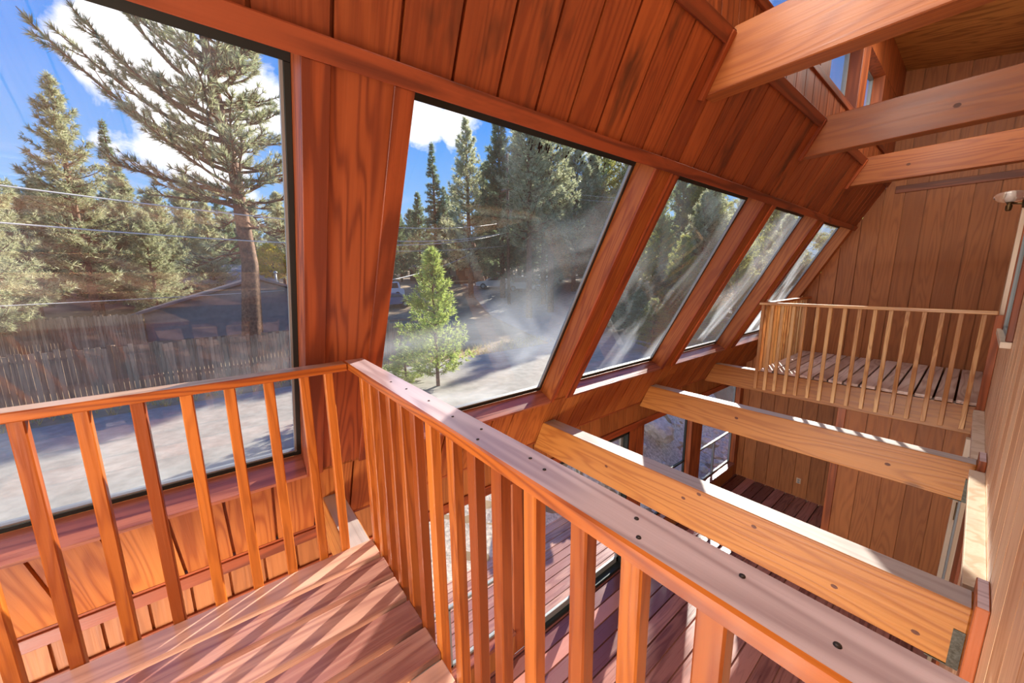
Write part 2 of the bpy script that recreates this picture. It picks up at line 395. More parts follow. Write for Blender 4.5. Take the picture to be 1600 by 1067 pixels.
# ------------------------------------------------------------------ other walls, floor, ceiling
XR = .215
zc = lambda x: 4.46 - .186 * (x + .035)
def ztop(x):
    if x < XC - .028: return min((x + 2.73) / K - .04, 3.0) if x > -2.87 else -.3
    return zc(x)
m = MB(); m.box(XL-.15, XR+.2, Y1+.03, Y1+.12, ZF-.2, -.4)
cs = cuts(XL, XR, .2415, -2.88); cs = sorted([c for c in cs if abs(c - XC) > .1] + [XC-.03])
grooved(m, cs, ZF, ztop, lambda u, v, d: (u, Y1 + d, v))
tag(m.build('wall_back', M['panel_z']), 'tall reddish brown grooved plywood end wall behind the far loft', 'wall', kind='structure')
m = MB(); m.box(-1.07, XR, Y1-.022, Y1, 2.80, 2.91, .003)
tag(m.build('trim_19', M['trim_x']), 'horizontal trim board high on the end wall above the loft', 'trim', kind='structure')
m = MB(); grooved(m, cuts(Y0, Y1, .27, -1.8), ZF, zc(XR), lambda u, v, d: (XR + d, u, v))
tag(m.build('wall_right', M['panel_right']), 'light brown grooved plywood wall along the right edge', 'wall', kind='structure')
m = MB(); grooved(m, cuts(XL, XR, .24), ZF, ztop, lambda u, v, d: (u, Y0 - d, v))
tag(m.build('wall_front', M['panel_z']), 'grooved plywood wall behind the viewer', 'wall', kind='structure')
m = MB(); m.face([(XC-.15,Y0-.15,zc(XC-.15)), (XR+.15,Y0-.15,zc(XR+.15)), (XR+.15,Y1+.15,zc(XR+.15)), (XC-.15,Y1+.15,zc(XC-.15))])
tag(m.build('ceiling', M['panel_y']), 'dark plywood ceiling sloping gently down to the right', 'ceiling', kind='structure')
m = MB(); grooved(m, cuts(XL, XR, .188, -2.96), Y0, Y1, lambda u, v, d: (u, v, ZF - d), .02, .03)
tag(m.build('floor', M['floor']), 'dark red wooden board floor of the lower room', 'floor', kind='structure')
m = MB(); grooved(m, cuts(-.97, XR, .235), ZF, -.36, lambda u, v, d: (u, 6.88 + d, v))
tag(m.build('wall_alcove', M['panel_z']), 'grooved partition under the loft, right of the alcove post', 'wall', kind='structure')
m = MB(); m.box(-1.055, -.965, 6.85, 6.95, ZF, -.375, .003)
m.build('corner_post', M['trim_z'])
tag(bpy.data.objects['corner_post'], 'square corner post under the loft at the alcove opening', 'post')
m = MB(); grooved(m, cuts(6.9, Y1, .24), ZF, -.2, lambda u, v, d: (-.97 + d, u, v))
tag(m.build('wall_alcove', M['panel_z']), 'side wall of the alcove under the loft', 'wall', kind='structure')

# ------------------------------------------------------------------ beams
def sbeam(name, y0, y1, z0, z1, x1, mat, label, group):
    xa, xb = SP(0, max(z0, -.33))[0] - .01, SP(0, z1)[0] - .01
    t = thing(name, ((xa + x1)/2, (y0+y1)/2, z0), label, 'beam', group)
    m = MB(); m.hexa([(xa,y0,z0),(x1,y0,z0),(x1,y1,z0),(xa,y1,z0),(xb,y0,z1),(x1,y0,z1),(x1,y1,z1),(xb,y1,z1)], .006)
    m.build('timber', mat, t, top=M['sheen_top'])
    return t
UB = [(2.69,2.84,'nearest upper beam, orange fir with a large knot, top right'), (4.85,4.99,'middle upper beam crossing to the right edge'), (6.95,7.08,'farthest and thinnest looking upper beam, before the end wall')]
for y0, y1, lb in UB:
    t = sbeam('roof_beam', y0, y1, 2.68, 3.02, XR, M['beam_up'], lb, 'upper cross beams')
    m = MB(); sbox(m, y0-.045, y0-.002, 2.655, 2.99, 0, .03, .002); m.build('cleat', M['trim_s'], t)
LB = [(2.57,2.735,'near lower cross beam, wide orange timber with pale top right of the railing'), (4.65,4.80,'middle lower cross beam with pale top, between railing and loft'),
      (6.725,6.87,'loft edge beam carrying the far balusters'), (.40,.535,'balcony edge beam running from railing corner to the window wall')]
for k, (y0, y1, lb) in enumerate(LB):
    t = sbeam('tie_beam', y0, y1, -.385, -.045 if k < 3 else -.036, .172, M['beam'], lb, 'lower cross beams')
    if k < 2:
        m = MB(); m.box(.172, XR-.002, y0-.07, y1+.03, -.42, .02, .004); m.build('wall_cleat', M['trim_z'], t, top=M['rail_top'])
        m = MB(); m.box(.13, .168, y0-.004, y0-.0005, -.385, -.18); m.box(.06, .168, y0, y1, -.392, -.386); m.build('joist_hanger', M['steel'], t)
M['knot'] = plain('fir_knot', (112,58,26), .5, c2=(60,26,12), nscale=40)
def knot(o, x, z, y, rx, rz):
    m = MB(); n = 18
    for q, d in ((1., .0006), (.55, .0011)):
        m.face([(x + rx*q*math.cos(2*math.pi*k/n)*(1+.12*math.sin(3*k)), y - d, z + rz*q*math.sin(2*math.pi*k/n)) for k in range(n)])
    m.build('knot', M['knot'] , o)
tb = {o.location.y: o for o in bpy.data.objects if o.name.startswith(('tie_beam','roof_beam'))}
nb = lambda y: tb[min(tb, key=lambda q: abs(q - y))]
for x, z in ((-1.08,-.075),(-1.19,-.16),(-.72,-.13),(-.30,-.27),(.02,-.30),(-1.9,-.2)): knot(nb(2.65), x, z, 2.57, .016, .012)
for x, z in ((-.32,-.24),(-1.6,-.18)): knot(nb(4.72), x, z, 4.65, .02, .015)
knot(nb(2.76), -.62, 2.94, 2.69, .05, .045); knot(nb(4.92), -.3, 2.83, 4.85, .022, .018); knot(nb(7.0), -.75, 2.84, 6.95, .02, .016)
for a, b, lb in ((2.80,4.56,'pale ledger strip along right wall between the two lower beams'), (4.86,6.65,'pale ledger strip along right wall between middle beam and loft')):
    m = MB(); m.box(.135, XR, a, b, -.12, -.06, .003)
    tag(m.build('trim_22' if a < 3 else 'trim_23', M['white']), lb, 'ledger', kind='structure')

# ------------------------------------------------------------------ balconies
def deck(name, xs, y0, y1, mat, label, gap, rim, rim_label):
    t = thing(name, ((xs[0]+xs[-1])/2, (y0+y1)/2, -.036), label, 'balcony')
    rg = random.Random(3)
    for a, b in zip(xs, xs[1:]):
        e = rg.uniform(-.008, .008)
        m = MB(); m.box(a + (gap/2 if a != xs[0] else 0), b - gap/2, y0 + (e if y0 > 1 else 0), y1 + (e if y0 < 1 else 0), -.036, 0, .004)
        m.build('deck_board', mat, t)
    m = MB(); m.box(xs[0]+.002, xs[0]+.04, *rim, -.375, -.036, .003)
    tag(m.build('trim_24' if y0 < 1 else 'trim_25', M['rail_y']), rim_label, 'joist', kind='structure')  # rim joist under the outer edge of the boards
    return t
XD = [-2.03,-1.867,-1.687,-1.507,-1.333,-1.161,-.985,-.81,-.635,-.46,-.285,-.11,.065,.205]
deck('balcony_platform', XD, -1.88, .535, M['deck'], 'near balcony floor of glossy red boards in the foreground', .026, (-1.88,.395), 'edge joist under the near balcony boards on the window side')
XF = [-2.03] + [-2.03 + .168*k for k in range(1,13)] + [.205]
deck('loft_platform', XF, 6.72, 8.97, M['loft_deck'], 'far loft floor of greyish weathered boards', .02, (6.87,8.97), 'edge joist under the far loft boards on the window side')

def railing(name, label, kind, pos, mat_r, mat_b, rail_box, bal, zb, y_or_x):
    t = thing(name, ((rail_box[0]+rail_box[1])/2, (rail_box[2]+rail_box[3])/2, zb), label, 'railing')
    m = MB(); m.box(rail_box[0], rail_box[1], rail_box[2], rail_box[3], 1.032, 1.07, .005)
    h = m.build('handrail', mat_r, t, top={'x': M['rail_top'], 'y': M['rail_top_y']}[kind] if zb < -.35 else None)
    rg = random.Random(len(label))
    for q in pos:
        w = .04; z0 = zb + rg.uniform(-.01,.01); j = rg.uniform(-.004,.004)
        m = MB()
        if kind == 'x': m.box(q, q+bal, y_or_x[0]+j*.3, y_or_x[1], z0, 1.031, .004)
        else: m.box(y_or_x[0], y_or_x[1], q, q+bal, z0, 1.031, .004)
        m.build('baluster', mat_b, t)
    return t, h
bl = [-.79-.15*k for k in range(6,0,-1)] + [-.79,-.638,-.485,-.335,-.187,-.04,.108,.258,.37]
t, h = railing('railing', 'side railing of the near balcony, running left from the corner before the first window', 'y', bl, M['rail_y'], M['bal'], (-2.085,-1.988,-1.88,.474), .042, -.37, (-2.072,-2.032))
br = [-2.03,-1.90,-1.765,-1.625,-1.488,-1.352,-1.21,-1.05,-.918,-.787,-.646,-.487,-.359,-.216,-.075,.06]
t, h = railing('railing', 'front railing of the near balcony, long handrail coming toward the viewer', 'x', br, M['rail_x'], M['bal'], (-2.085,XR-.005,.476,.582), .046, -.37, (.536,.576))
for x, y in ((-1.5,.525),(-1.36,.535),(-1.17,.54),(-.98,.53),(-.84,.545),(-.79,.5),(-.62,.54),(-.56,.53),(-.33,.54),(-.3,.5),(-.16,.545),(-.05,.52)):
    m = MB(); m.lathe((x, y, 1.0702), [(.0045,0),(.004,.0016),(.0015,.002)], 10); m.build('nail', M['nail'], h)
bx = [-2.10,-1.97,-1.84,-1.70] + [-1.565,-1.419,-1.28,-1.125,-.977,-.825,-.681,-.534,-.394,-.253,-.11]
railing('railing', 'front railing of the far loft, above the loft edge beam', 'x', bx, M['rail_pale'], M['bal_far'], (-2.12,.165,6.64,6.75), .042, -.33, (6.684,6.722))
by = [6.76+.15*k for k in range(15)]
railing('railing', 'side railing of the far loft, running back to the end wall along the windows', 'y', by, M['rail_y'], M['bal_far'], (-2.10,-2.0,6.752,8.99), .04, -.33, (-2.072,-2.034))
m = MB(); m.box(.055, .095, 6.684, 6.722, -.33, 1.03, .003)
# the loft end post and casing at the right wall
m.build('end_baluster', M['bal_far']); tag(bpy.data.objects['end_baluster'], 'last wide baluster of the loft front railing, nearest the right wall', 'baluster')
m = MB(); m.box(.172, XR-.002, 6.74, 6.84, -.04, 2.32, .003)
tag(m.build('trim_20', M['white']), 'pale upright casing board at the loft end of right wall', 'trim', kind='structure')
m = MB(); m.box(.15, XR-.002, 6.66, 6.735, -.36, 1.03, .003)
tag(m.build('trim_21', M['trim_z']), 'brown upright board where loft railing meets the right wall', 'trim', kind='structure')

# ------------------------------------------------------------------ right wall window, lower door, sconce, outlet
n += 1
w = thing('window_%d' % n, (XR, 5.4, .92), 'teal window with projecting sill on the right wall before the loft', 'window', kind='structure')
m = MB(); m.box(.155, XR-.001, 4.78, 5.92, .905, .955, .004); m.build('sill_board', M['white'], w)
m = MB(); m.box(.18, XR-.001, 4.8, 4.9, .955, 2.4, .003); m.box(.18, XR-.001, 5.82, 5.92, .955, 2.4, .003); m.box(.18, XR-.001, 4.8, 5.92, 2.4, 2.5, .003); m.build('casing', M['trim_z'], w)
m = MB(); m.box(.188, XR-.001, 4.9, 4.94, .955, 2.4); m.box(.188, XR-.001, 5.78, 5.82, .955, 2.4); m.box(.188, XR-.001, 4.9, 5.82, .955, .99); m.build('frame', M['alu'], w)
m = MB(); m.box(.2, .204, 4.93, 5.79, .98, 2.4); m.build('pane', M['teal'], w)
m = MB(); m.box(.206, .2145, 4.93, 5.79, .98, 2.4); m.build('blind', plain('teal_blind', (70,104,104), .6), w)
d = thing('door_2', (XR, 5.7, ZF), 'pale framed opening low on the right wall under the loft', 'door', kind='structure')
m = MB(); m.box(.125, XR-.001, 6.56, 6.66, ZF, -.4, .004); m.build('casing', M['white'], d)
m = MB(); m.box(.165, XR-.001, 5.75, 5.83, ZF, -.5, .004); m.build('casing', M['white'], d)
m = MB(); m.box(.16, XR-.001, 6.3, 6.4, ZF, -.55, .003); m.build('sash', M['alu'], d)
m = MB(); m.box(.195, XR-.001, 4.9, 6.55, ZF, -.5); m.build('leaf', M['trim_z'], d)
m = MB(); m.box(.15, .159, 6.4, 6.47, -1.35, -1.15, .002); m.build('latch', M['brass'], d)
s = thing('wall_sconce', (.075, 6.0, 2.12), 'glass and brass wall light high at the right edge', 'lamp')
m = MB(); m.lathe((XR-.02, 6.0, 2.14), [(.045,-.05),(.05,0),(.045,.05)], 16); m.build('back_plate', M['brass'], s)
m = MB(); m.tube([(XR-.02,6.0,2.15),(.14,6.0,2.13),(.09,6.0,2.14)], .009, 8); m.build('arm', M['brass'], s)
m = MB(); m.lathe((.075,6.0,2.07), [(.012,0),(.02,.01),(.022,.05),(.014,.06),(.02,.075),(.028,.085)], 16); m.build('socket', M['brass'], s)
mg, nt, N, L = newmat('sconce_glass')
pb = N('ShaderNodeBsdfPrincipled'); pb.inputs['Transmission Weight'].default_value = .9; pb.inputs['Roughness'].default_value = .08; pb.inputs['Base Color'].default_value = (.9,.86,.84,1); pb.inputs['IOR'].default_value = 1.3
oo = N('ShaderNodeOutputMaterial'); L(pb.outputs[0], oo.inputs[0])
m = MB(); m.lathe((.075,6.0,2.15), [(.03,0),(.07,.012),(.1,.04),(.105,.06),(.09,.085),(.05,.1),(.02,.104)], 28); m.build('glass_shade', mg, s)
m = MB(); m.lathe((.075,6.0,2.16), [(.012,0),(.026,.02),(.03,.04),(.02,.06),(.006,.068)], 16); m.build('bulb', plain('bulb_glass', (236,228,216), .2), s)
s = thing('wall_outlet', (-1.83, Y1-.004, -2.80), 'small pale power outlet on the end wall of the alcove', 'outlet')
m = MB(); m.box(-1.868, -1.792, Y1-.008, Y1-.001, -2.80, -2.68, .002); m.build('cover_plate', M['plate'], s)
for z in (-2.775, -2.725):
    m = MB(); m.box(-1.848, -1.812, Y1-.011, Y1-.0082, z-.014, z+.02, .003); m.build('socket', M['alu'], s)

# ================================================================== OUTSIDE
def sm(a, b, x):
    t = min(1, max(0, (x-a)/(b-a))); return t*t*(3-2*t)
def gz(x, y):
    z = -3.28 + 1.36*sm(-3.9, -8.0, x)
    z += 1.45*sm(4.9, 6.6, y)*sm(-3.3, -6.2, x)*(1 - sm(-5.6, -7.2, x))
    if x > -4 : z += 0
    if x > -3.3: z = min(z, -3.28)
    D = math.hypot(x, y)
    z += 2.6*sm(31, 52, D) + .05*max(0, D-52)
    z += .9*sm(10, 30, y)*sm(-16, -8, x)
    return z
M['ground'] = plain('dry_litter', (180,154,114), .9, c2=(112,90,62), nscale=.55, bump=.05)
M['asphalt'] = plain('asphalt', (158,154,142), .9, c2=(128,124,114), nscale=3)
M['gravel'] = plain('gravel', (232,220,198), .9, c2=(150,142,128), nscale=16, bump=.02)
M['fence'] = wood('weathered_board', (200,174,140), (132,110,86), 'Z', rings=5, scale=4, rough=.8, spread=.32, contrast=.25)
M['bark'] = plain('pine_bark', (140,108,82), .9, c2=(70,50,38), nscale=9, bump=.03)
M['bark_lit'] = plain('lit_bark', (196,140,96), .9, c2=(128,80,52), nscale=6, bump=.03)  # bark with warm sunlight painted into its colour
M['needle_a'] = leaf_mat('pine_needles', (98,118,74), (240,238,196), .48)
M['needle_b'] = leaf_mat('fir_needles', (78,106,78), (176,192,146), .45)
M['needle_c'] = leaf_mat('young_conifer_needles', (142,170,78), (222,226,140), .5)
M['needle_d'] = leaf_mat('backlit_needles', (100,124,66), (214,208,116), .55)
M['yellow'] = leaf_mat('aspen_leaves', (206,180,30), (240,222,70), .5)
M['rock'] = plain('granite', (240,230,212), .9, c2=(176,166,150), nscale=7, bump=.03)
# ground
gx = np.concatenate([np.linspace(-150,-60,12,False), np.linspace(-60,-14,46,False), np.linspace(-14,-3.15,60)])
gy = np.concatenate([np.linspace(-60,-8,22,False), np.linspace(-8,14,80,False), np.linspace(14,60,40,False), np.linspace(60,160,14)])
rg = random.Random(1)
bm = bmesh.new()
V = [[bm.verts.new((x, y, gz(x,y) + rg.uniform(-.03,.03)*(1 if x < -8 else 1.2))) for y in gy] for x in gx]
for i in range(len(gx)-1):
    for j in range(len(gy)-1):
        bm.faces.new((V[i][j], V[i+1][j], V[i+1][j+1], V[i][j+1])).smooth = True
m = MB(); m.bm.free(); m.bm = bm
tag(m.build('ground', M['ground']), 'dry litter covered ground around the house and under the trees', 'ground', kind='structure')
def strip(name, L0, L1, mat, label, lift=.05):
    m = MB(); n = 60; 
    for k in range(n):
        for a in range(8):
            def P(t, s):
                x = (L0[0][0]*(1-t)+L0[1][0]*t)*(1-s) + (L1[0][0]*(1-t)+L1[1][0]*t)*s
                y = (L0[0][1]*(1-t)+L0[1][1]*t)*(1-s) + (L1[0][1]*(1-t)+L1[1][1]*t)*s
                return (x, y, gz(x,y)+lift)
            m.face([P(k/n,a/8), P((k+1)/n,a/8), P((k+1)/n,(a+1)/8), P(k/n,(a+1)/8)])
    bmesh.ops.remove_doubles(m.bm, verts=m.bm.verts[:], dist=.001)
    return tag(m.build(name, mat), label, 'road', kind='structure')
strip('road', [(-13.4,-45),(-13.4,40)], [(-7.6,-45),(-7.6,40)], M['asphalt'], 'pale street passing in front of the windows', .06)
strip('road', [(-13.4,13),(-62,34)], [(-13.4,21),(-62,58)], M['asphalt'], 'side street leading away toward the parked cars', .06)
strip('yard', [(-6.4,-4),(-6.4,12)], [(-3.2,-4),(-3.2,12)], M['gravel'], 'gravel yard just outside the lower windows', .015)

# outside deck
t = thing('outside_deck', (-4.2,3.3,-3.3), 'wooden deck boards outside the sliding door', 'deck')
for k in range(10):
    x = -3.16 - .152*k
    m = MB(); m.box(x-.143, x, 1.3, 4.95, -3.2, -3.165, .004); m.build('deck_board', M['deck'], t)
for y in (1.32, 3.1, 4.88):
    m = MB(); m.box(-4.66,-3.18,y,y+.04,-3.36,-3.2); m.build('joist', M['fence'], t)

# rocks
def rock(x, y, r, seed, flat=.7):
    rg = random.Random(seed); bm = bmesh.new(); bmesh.ops.create_icosphere(bm, subdivisions=3, radius=1)
    from mathutils import noise as mn
    o = Vector((rg.uniform(0,50), rg.uniform(0,50), rg.uniform(0,50)))
    sx, sy = rg.uniform(.8,1.3), rg.uniform(.7,1.1)
    for v in bm.verts:
        q = v.co.normalized(); s = 1 + .45*mn.noise(q*1.3+o) + .2*mn.noise(q*3+o); s = round(s*9)/9*.5 + s*.5
        v.co = Vector((q.x*sx, q.y*sy, q.z*flat))*s*r + Vector((x, y, gz(x,y) + r*flat*.45))
    for f in bm.faces: f.smooth = False
    m = MB(); m.bm.free(); m.bm = bm
    return m.build('rock', M['rock'])
tag(rock(-4.72, 5.12, .30, 2, .85), 'large pale boulder at the edge of the outside deck, seen between balusters', 'rock')
tag(rock(-4.7, 8.3, .42, 8, .8), 'biggest grey rock high on the bank, seen through the rock view window', 'rock')
rg = random.Random(9); k = 0; tries = 0; placed = [(-4.75,5.35,.34), (-4.7,8.3,.46)]
while k < 170 and tries < 6000:
    tries += 1
    x = rg.uniform(-5.8,-3.5); y = rg.uniform(5.0,11.0)
    r = rg.choice([.07,.09,.12,.15,.18,.24])
    if any(math.hypot(x-a, y-b) < (r+c)*1.25 for a, b, c in placed): continue
    placed.append((x, y, r)); k += 1
    tag(rock(x, y, r, 100+k), 'grey rubble rock scattered on the bank outside the lower windows', 'rock', 'rubble rocks on the bank')

# fences
def fence(A, B, h, label, w=.115, seed=1, posts=2.4):
    A, B = Vector(A), Vector(B); d = B - A; Ln = d.length; u = d / Ln; nrm = Vector((-u.y, u.x))
    t = thing('wooden_fence', (A.x, A.y, gz(A.x, A.y)), label, 'fence')
    rg = random.Random(seed); m = MB(); s = 0
    while s < Ln:
        p = A + u*s; q = A + u*(s + w - .012); z = gz(p.x, p.y); hh = h + rg.uniform(-.06,.05); o = nrm*rg.uniform(0,.012); e = nrm*.02
        c = [(p+o), (q+o), (q+o+e), (p+o+e)]
        m.hexa([(v.x, v.y, z-.05) for v in c] + [(v.x, v.y, z+hh) for v in c]); s += w
    m.build('board_panel', M['fence'], t)
    m = MB()
    for zz in (.35, h*.82):
        a, b = A + nrm*.03, B + nrm*.03; c = [a, b, b + nrm*.04, a + nrm*.04]
        za, zb = gz(a.x,a.y)+zz, gz(b.x,b.y)+zz; zs = [za, zb, zb, za]
        m.hexa([(v.x, v.y, z) for v, z in zip(c, zs)] + [(v.x, v.y, z+.09) for v, z in zip(c, zs)])
    m.build('rail', M['fence'], t)
    for k in range(int(Ln/posts)+1):
        p = A + u*min(Ln, k*posts) + nrm*.12; z = gz(p.x, p.y)
        m = MB(); m.box(p.x-.05, p.x+.05, p.y-.05, p.y+.05, z-.2, z+h+.02); m.build('post', M['fence'], t)
    return t
fence((-16.2,-22), (-16.2,6.2), 1.5, 'long weathered board fence across the street below the first window', seed=4)
fence((-27.5,-24), (-29,-3.6), 1.7, 'farther grey board fence beyond the yard, left of the grey gabled house', seed=7)

# timber frame beside the fence
t = thing('timber_frame', (-19.5,7.6,gz(-19.5,7.6)), 'dark timber frame standing behind the fence in front of parked car', 'frame')
z = gz(-19.5,7.6)
for y in (6.9,8.2):
    m = MB(); m.box(-19.56,-19.44,y-.06,y+.06,z-.1,z+1.25); m.build('post', M['fence'], t)
for zz in (.75, 1.15):
    m = MB(); m.box(-19.53,-19.47,6.7,8.4,z+zz,z+zz+.1); m.build('rail', M['fence'], t)

# houses
def house(x0, x1, y0, y1, zb, ze, zr, axis, wallm, roofm, label, name='house', over=.5, extras=True):
    t = thing(name, ((x0+x1)/2, (y0+y1)/2, zb), label, 'house')
    m = MB(); 
    if axis == 'x':    # ridge along x, gable faces +x
        ym = (y0+y1)/2
        for x in (x0, x1): m.face([(x,y0,zb),(x,y1,zb),(x,y1,ze),(x,ym,zr-.12),(x,y0,ze)])
        for y in (y0, y1): m.face([(x0,y,zb),(x1,y,zb),(x1,y,ze),(x0,y,ze)])
        m.build('walls', wallm, t); m = MB(); sl = (zr-ze)/((y1-y0)/2)
        for y, s in ((y0-over, -1), (y1+over, 1)):
            zz = ze - over*sl
            m.hexa([(x0-over,y,zz),(x1+over,y,zz),(x1+over,ym,zr),(x0-over,ym,zr),(x0-over,y,zz+.14),(x1+over,y,zz+.14),(x1+over,ym,zr+.14),(x0-over,ym,zr+.14)])
        m.build('roof', roofm, t)
    else:
        xm = (x0+x1)/2
        for y in (y0, y1): m.face([(x0,y,zb),(x1,y,zb),(x1,y,ze),(xm,y,zr-.12),(x0,y,ze)])
        for x in (x0, x1): m.face([(x,y0,zb),(x,y1,zb),(x,y1,ze),(x,y0,ze)])
        m.build('walls', wallm, t); m = MB(); sl = (zr-ze)/((x1-x0)/2)
        for x in (x0-over, x1+over):
            zz = ze - over*sl
            m.hexa([(x,y0-over,zz),(x,y1+over,zz),(xm,y1+over,zr),(xm,y0-over,zr),(x,y0-over,zz+.14),(x,y1+over,zz+.14),(xm,y1+over,zr+.14),(xm,y0-over,zr+.14)])
        m.build('roof', roofm, t)
    return t
hw = plain('grey_stucco', (150,142,136), .9, c2=(132,124,120), nscale=3); hr = plain('pale_roofing', (176,172,168), .8)
t = house(-38, -29.5, -3.6, 7.6, -2.0, -.25, 1.62, 'x', hw, plain('dark_shingle', (110,104,104), .8), 'dark grey gabled house behind the fence and the big pine')
m = MB(); m.tube([(-31,3.2,1.1),(-31,3.2,2.0)], .07, 8); m.lathe((-31,3.2,2.0), [(.12,0),(.14,.08),(.05,.16)], 10); m.build('vent_pipe', M['alu'], t)
m = MB(); m.box(-32.4,-31.8,4.5,5.2,.6,1.85); m.build('chimney', plain('chimney_block', (150,148,150), .8), t)
m = MB(); m.box(-29.47,-29.42,5.4,7.2,-1.9,-.4); m.build('door_panel', plain('grey_door', (100,108,126), .6), t)
t = house(-50, -44, -7, 4.2, .2, 1.5, 3.0, 'y', plain('tan_siding', (182,150,118), .9, c2=(160,128,98)), hr, 'pale roofed tan house farther back, behind the grey gabled house')
m = MB(); m.box(-43.98,-43.94,-3.0,-1.4,.6,1.35); m.build('window', M['dark'], t)
m = MB(); m.box(-43.98,-43.94,-5.8,-4.4,.3,1.4); m.build('door', plain('rust_door', (150,84,44), .8), t)
t = house(-58, -47, 24.6, 34, .9, 3.2, 5.4, 'x', plain('dark_siding', (84,64,58), .9), plain('dark_roof', (70,62,66), .9), 'dark brown cabin under the trees beyond the side street')
for y in (26, 28.4, 31):
    m = MB(); m.box(-46.98,-46.92,y,y+1,1.8,2.8); m.build('window', plain('cabin_pane', (150,146,140), .3), t)
m = MB(); m.box(-46.9,-45.2,24.8,33.6,1.0,1.2); m.build('porch', M['fence'], t)
# carport on the far right of the side street
t = thing('carport', (-33,37,gz(-33,37)), 'low dark carport behind the parked cars at right', 'carport')
z = gz(-33,37)
m = MB(); m.box(-36,-30,33,42,z+2.1,z+2.3); m.build('roof', plain('carport_roof', (70,72,76), .6), t)
for x, y in ((-30.2,33.2),(-30.2,36.5),(-30.2,41.6),(-35.8,33.2),(-35.8,41.6)):
    m = MB(); m.box(x-.07,x+.07,y-.07,y+.07,z-.1,z+2.1); m.build('post', M['dark'], t)
# red brush pile / woodpile line left
t = MB(); rgw = random.Random(12)
for k in range(70):
    y = rgw.uniform(-8.8,-4.6); x = -33.5 + rgw.uniform(-.5,.5); z = gz(x,y) + rgw.uniform(.05,.75)
    t.tube([(x-.3, y-.2, z), (x+.3, y+.2, z+rgw.uniform(-.1,.1))], .09, 6)
tag(t.build('woodpile', plain('red_logs', (176,96,64), .9, c2=(120,56,36), nscale=4)), 'long low pile of reddish logs beyond the far fence', 'woodpile')

# cars
def car(x, y, rz, paint, label, suv=True, dark=False):
    z = gz(x, y)+.06
    t = thing('car', (x,y,z), label, 'car', 'parked cars', rz=0)
    L_, W = (4.7, 1.85); H = 1.75 if suv else 1.42
    prof = ([(-2.35,.35),(-2.35,.85),(-2.2,1.0),(-1.9,1.02),(-1.75,H-.06),(-1.5,H),(.3,H),(.55,H-.05),(1.15,1.05),(2.1,.95),(2.35,.75),(2.35,.35)] if suv else
            [(-2.3,.35),(-2.3,.8),(-2.2,.92),(-1.6,.98),(-.95,H-.04),(-.5,H),(.25,H),(.5,H-.05),(1.2,.98),(2.1,.88),(2.35,.7),(2.35,.35)])
    c, s_ = math.cos(rz), math.sin(rz)
    T = lambda px, py, pz: (x + px*c - py*s_, y + px*s_ + py*c, z + pz)
    def extr(pr, w, taper=True):
        m = MB(); f = lambda h: w/2*(1 - (.16*max(0, h-.95) if taper else 0))
        a = [m.bm.verts.new(T(px, -f(h), h)) for px, h in pr]; b = [m.bm.verts.new(T(px, f(h), h)) for px, h in pr]
        m.bm.faces.new(a); m.bm.faces.new(b[::-1])
        for i in range(len(pr)):
            j = (i+1) % len(pr); m.bm.faces.new((a[i], b[i], b[j], a[j]))
        return m
    extr(prof, W).build('body', paint, t)
    gl = plain('car_glass', (40,48,58), .1)
    top = H - .12
    wp = [(-1.62,1.08),(-1.55,top),(.28,top),(.92,1.08)] if suv else [(-1.25,1.02),(-.8,top),(.2,top),(.9,1.02)]
    extr(wp, W+.015).build('side_glass', gl, t)
    m = MB(); a = (.62,H-.1) ; b = (1.12,1.1)
    m.hexa([T(b[0]+.02,-.72,b[1]-.02),T(b[0]+.06,-.72,b[1]),T(b[0]+.06,.72,b[1]),T(b[0]+.02,.72,b[1]-.02),T(a[0]+.0,-.62,a[1]),T(a[0]+.05,-.62,a[1]+.01),T(a[0]+.05,.62,a[1]+.01),T(a[0]+.0,.62,a[1])]); m.build('windscreen', gl, t)
    for wx in (-1.45, 1.45):
        for sy in (-1, 1):
            m = MB(); m.tube([T(wx, sy*.72, .34), T(wx, sy*.93, .34)], .34, 16)
            wh = m.build('wheel', plain('tyre', (28,28,30), .8), t)
            m = MB(); m.tube([T(wx, sy*.925, .34), T(wx, sy*.94, .34)], .2, 12); m.build('hub', M['alu'], wh)
    for sy in (-1, 1):
        m = MB(); p = [T(2.3,sy*.72-.15,.68),T(2.37,sy*.72-.15,.68),T(2.37,sy*.72+.15,.68),T(2.3,sy*.72+.15,.68)]
        m.hexa(p + [(q[0],q[1],q[2]+.14) for q in p]); m.build('headlight', M['alu'], t)
    return t
car(-39.5,13.4, R(-75), plain('white_paint', (232,234,238), .3), 'white sport utility car parked left of the young conifer')
car(-35.6,12.6, R(-80), plain('blue_paint', (84,104,140), .3), 'blue grey car parked in front of the white car', False)
car(-37.2,26.8, R(-130), plain('silver_paint', (206,208,212), .3), 'low silver car parked behind the utility pole', False)
car(-33.4,28.6, R(40), plain('pale_grey_paint', (214,214,210), .3), 'pale grey utility car parked right of the utility pole')

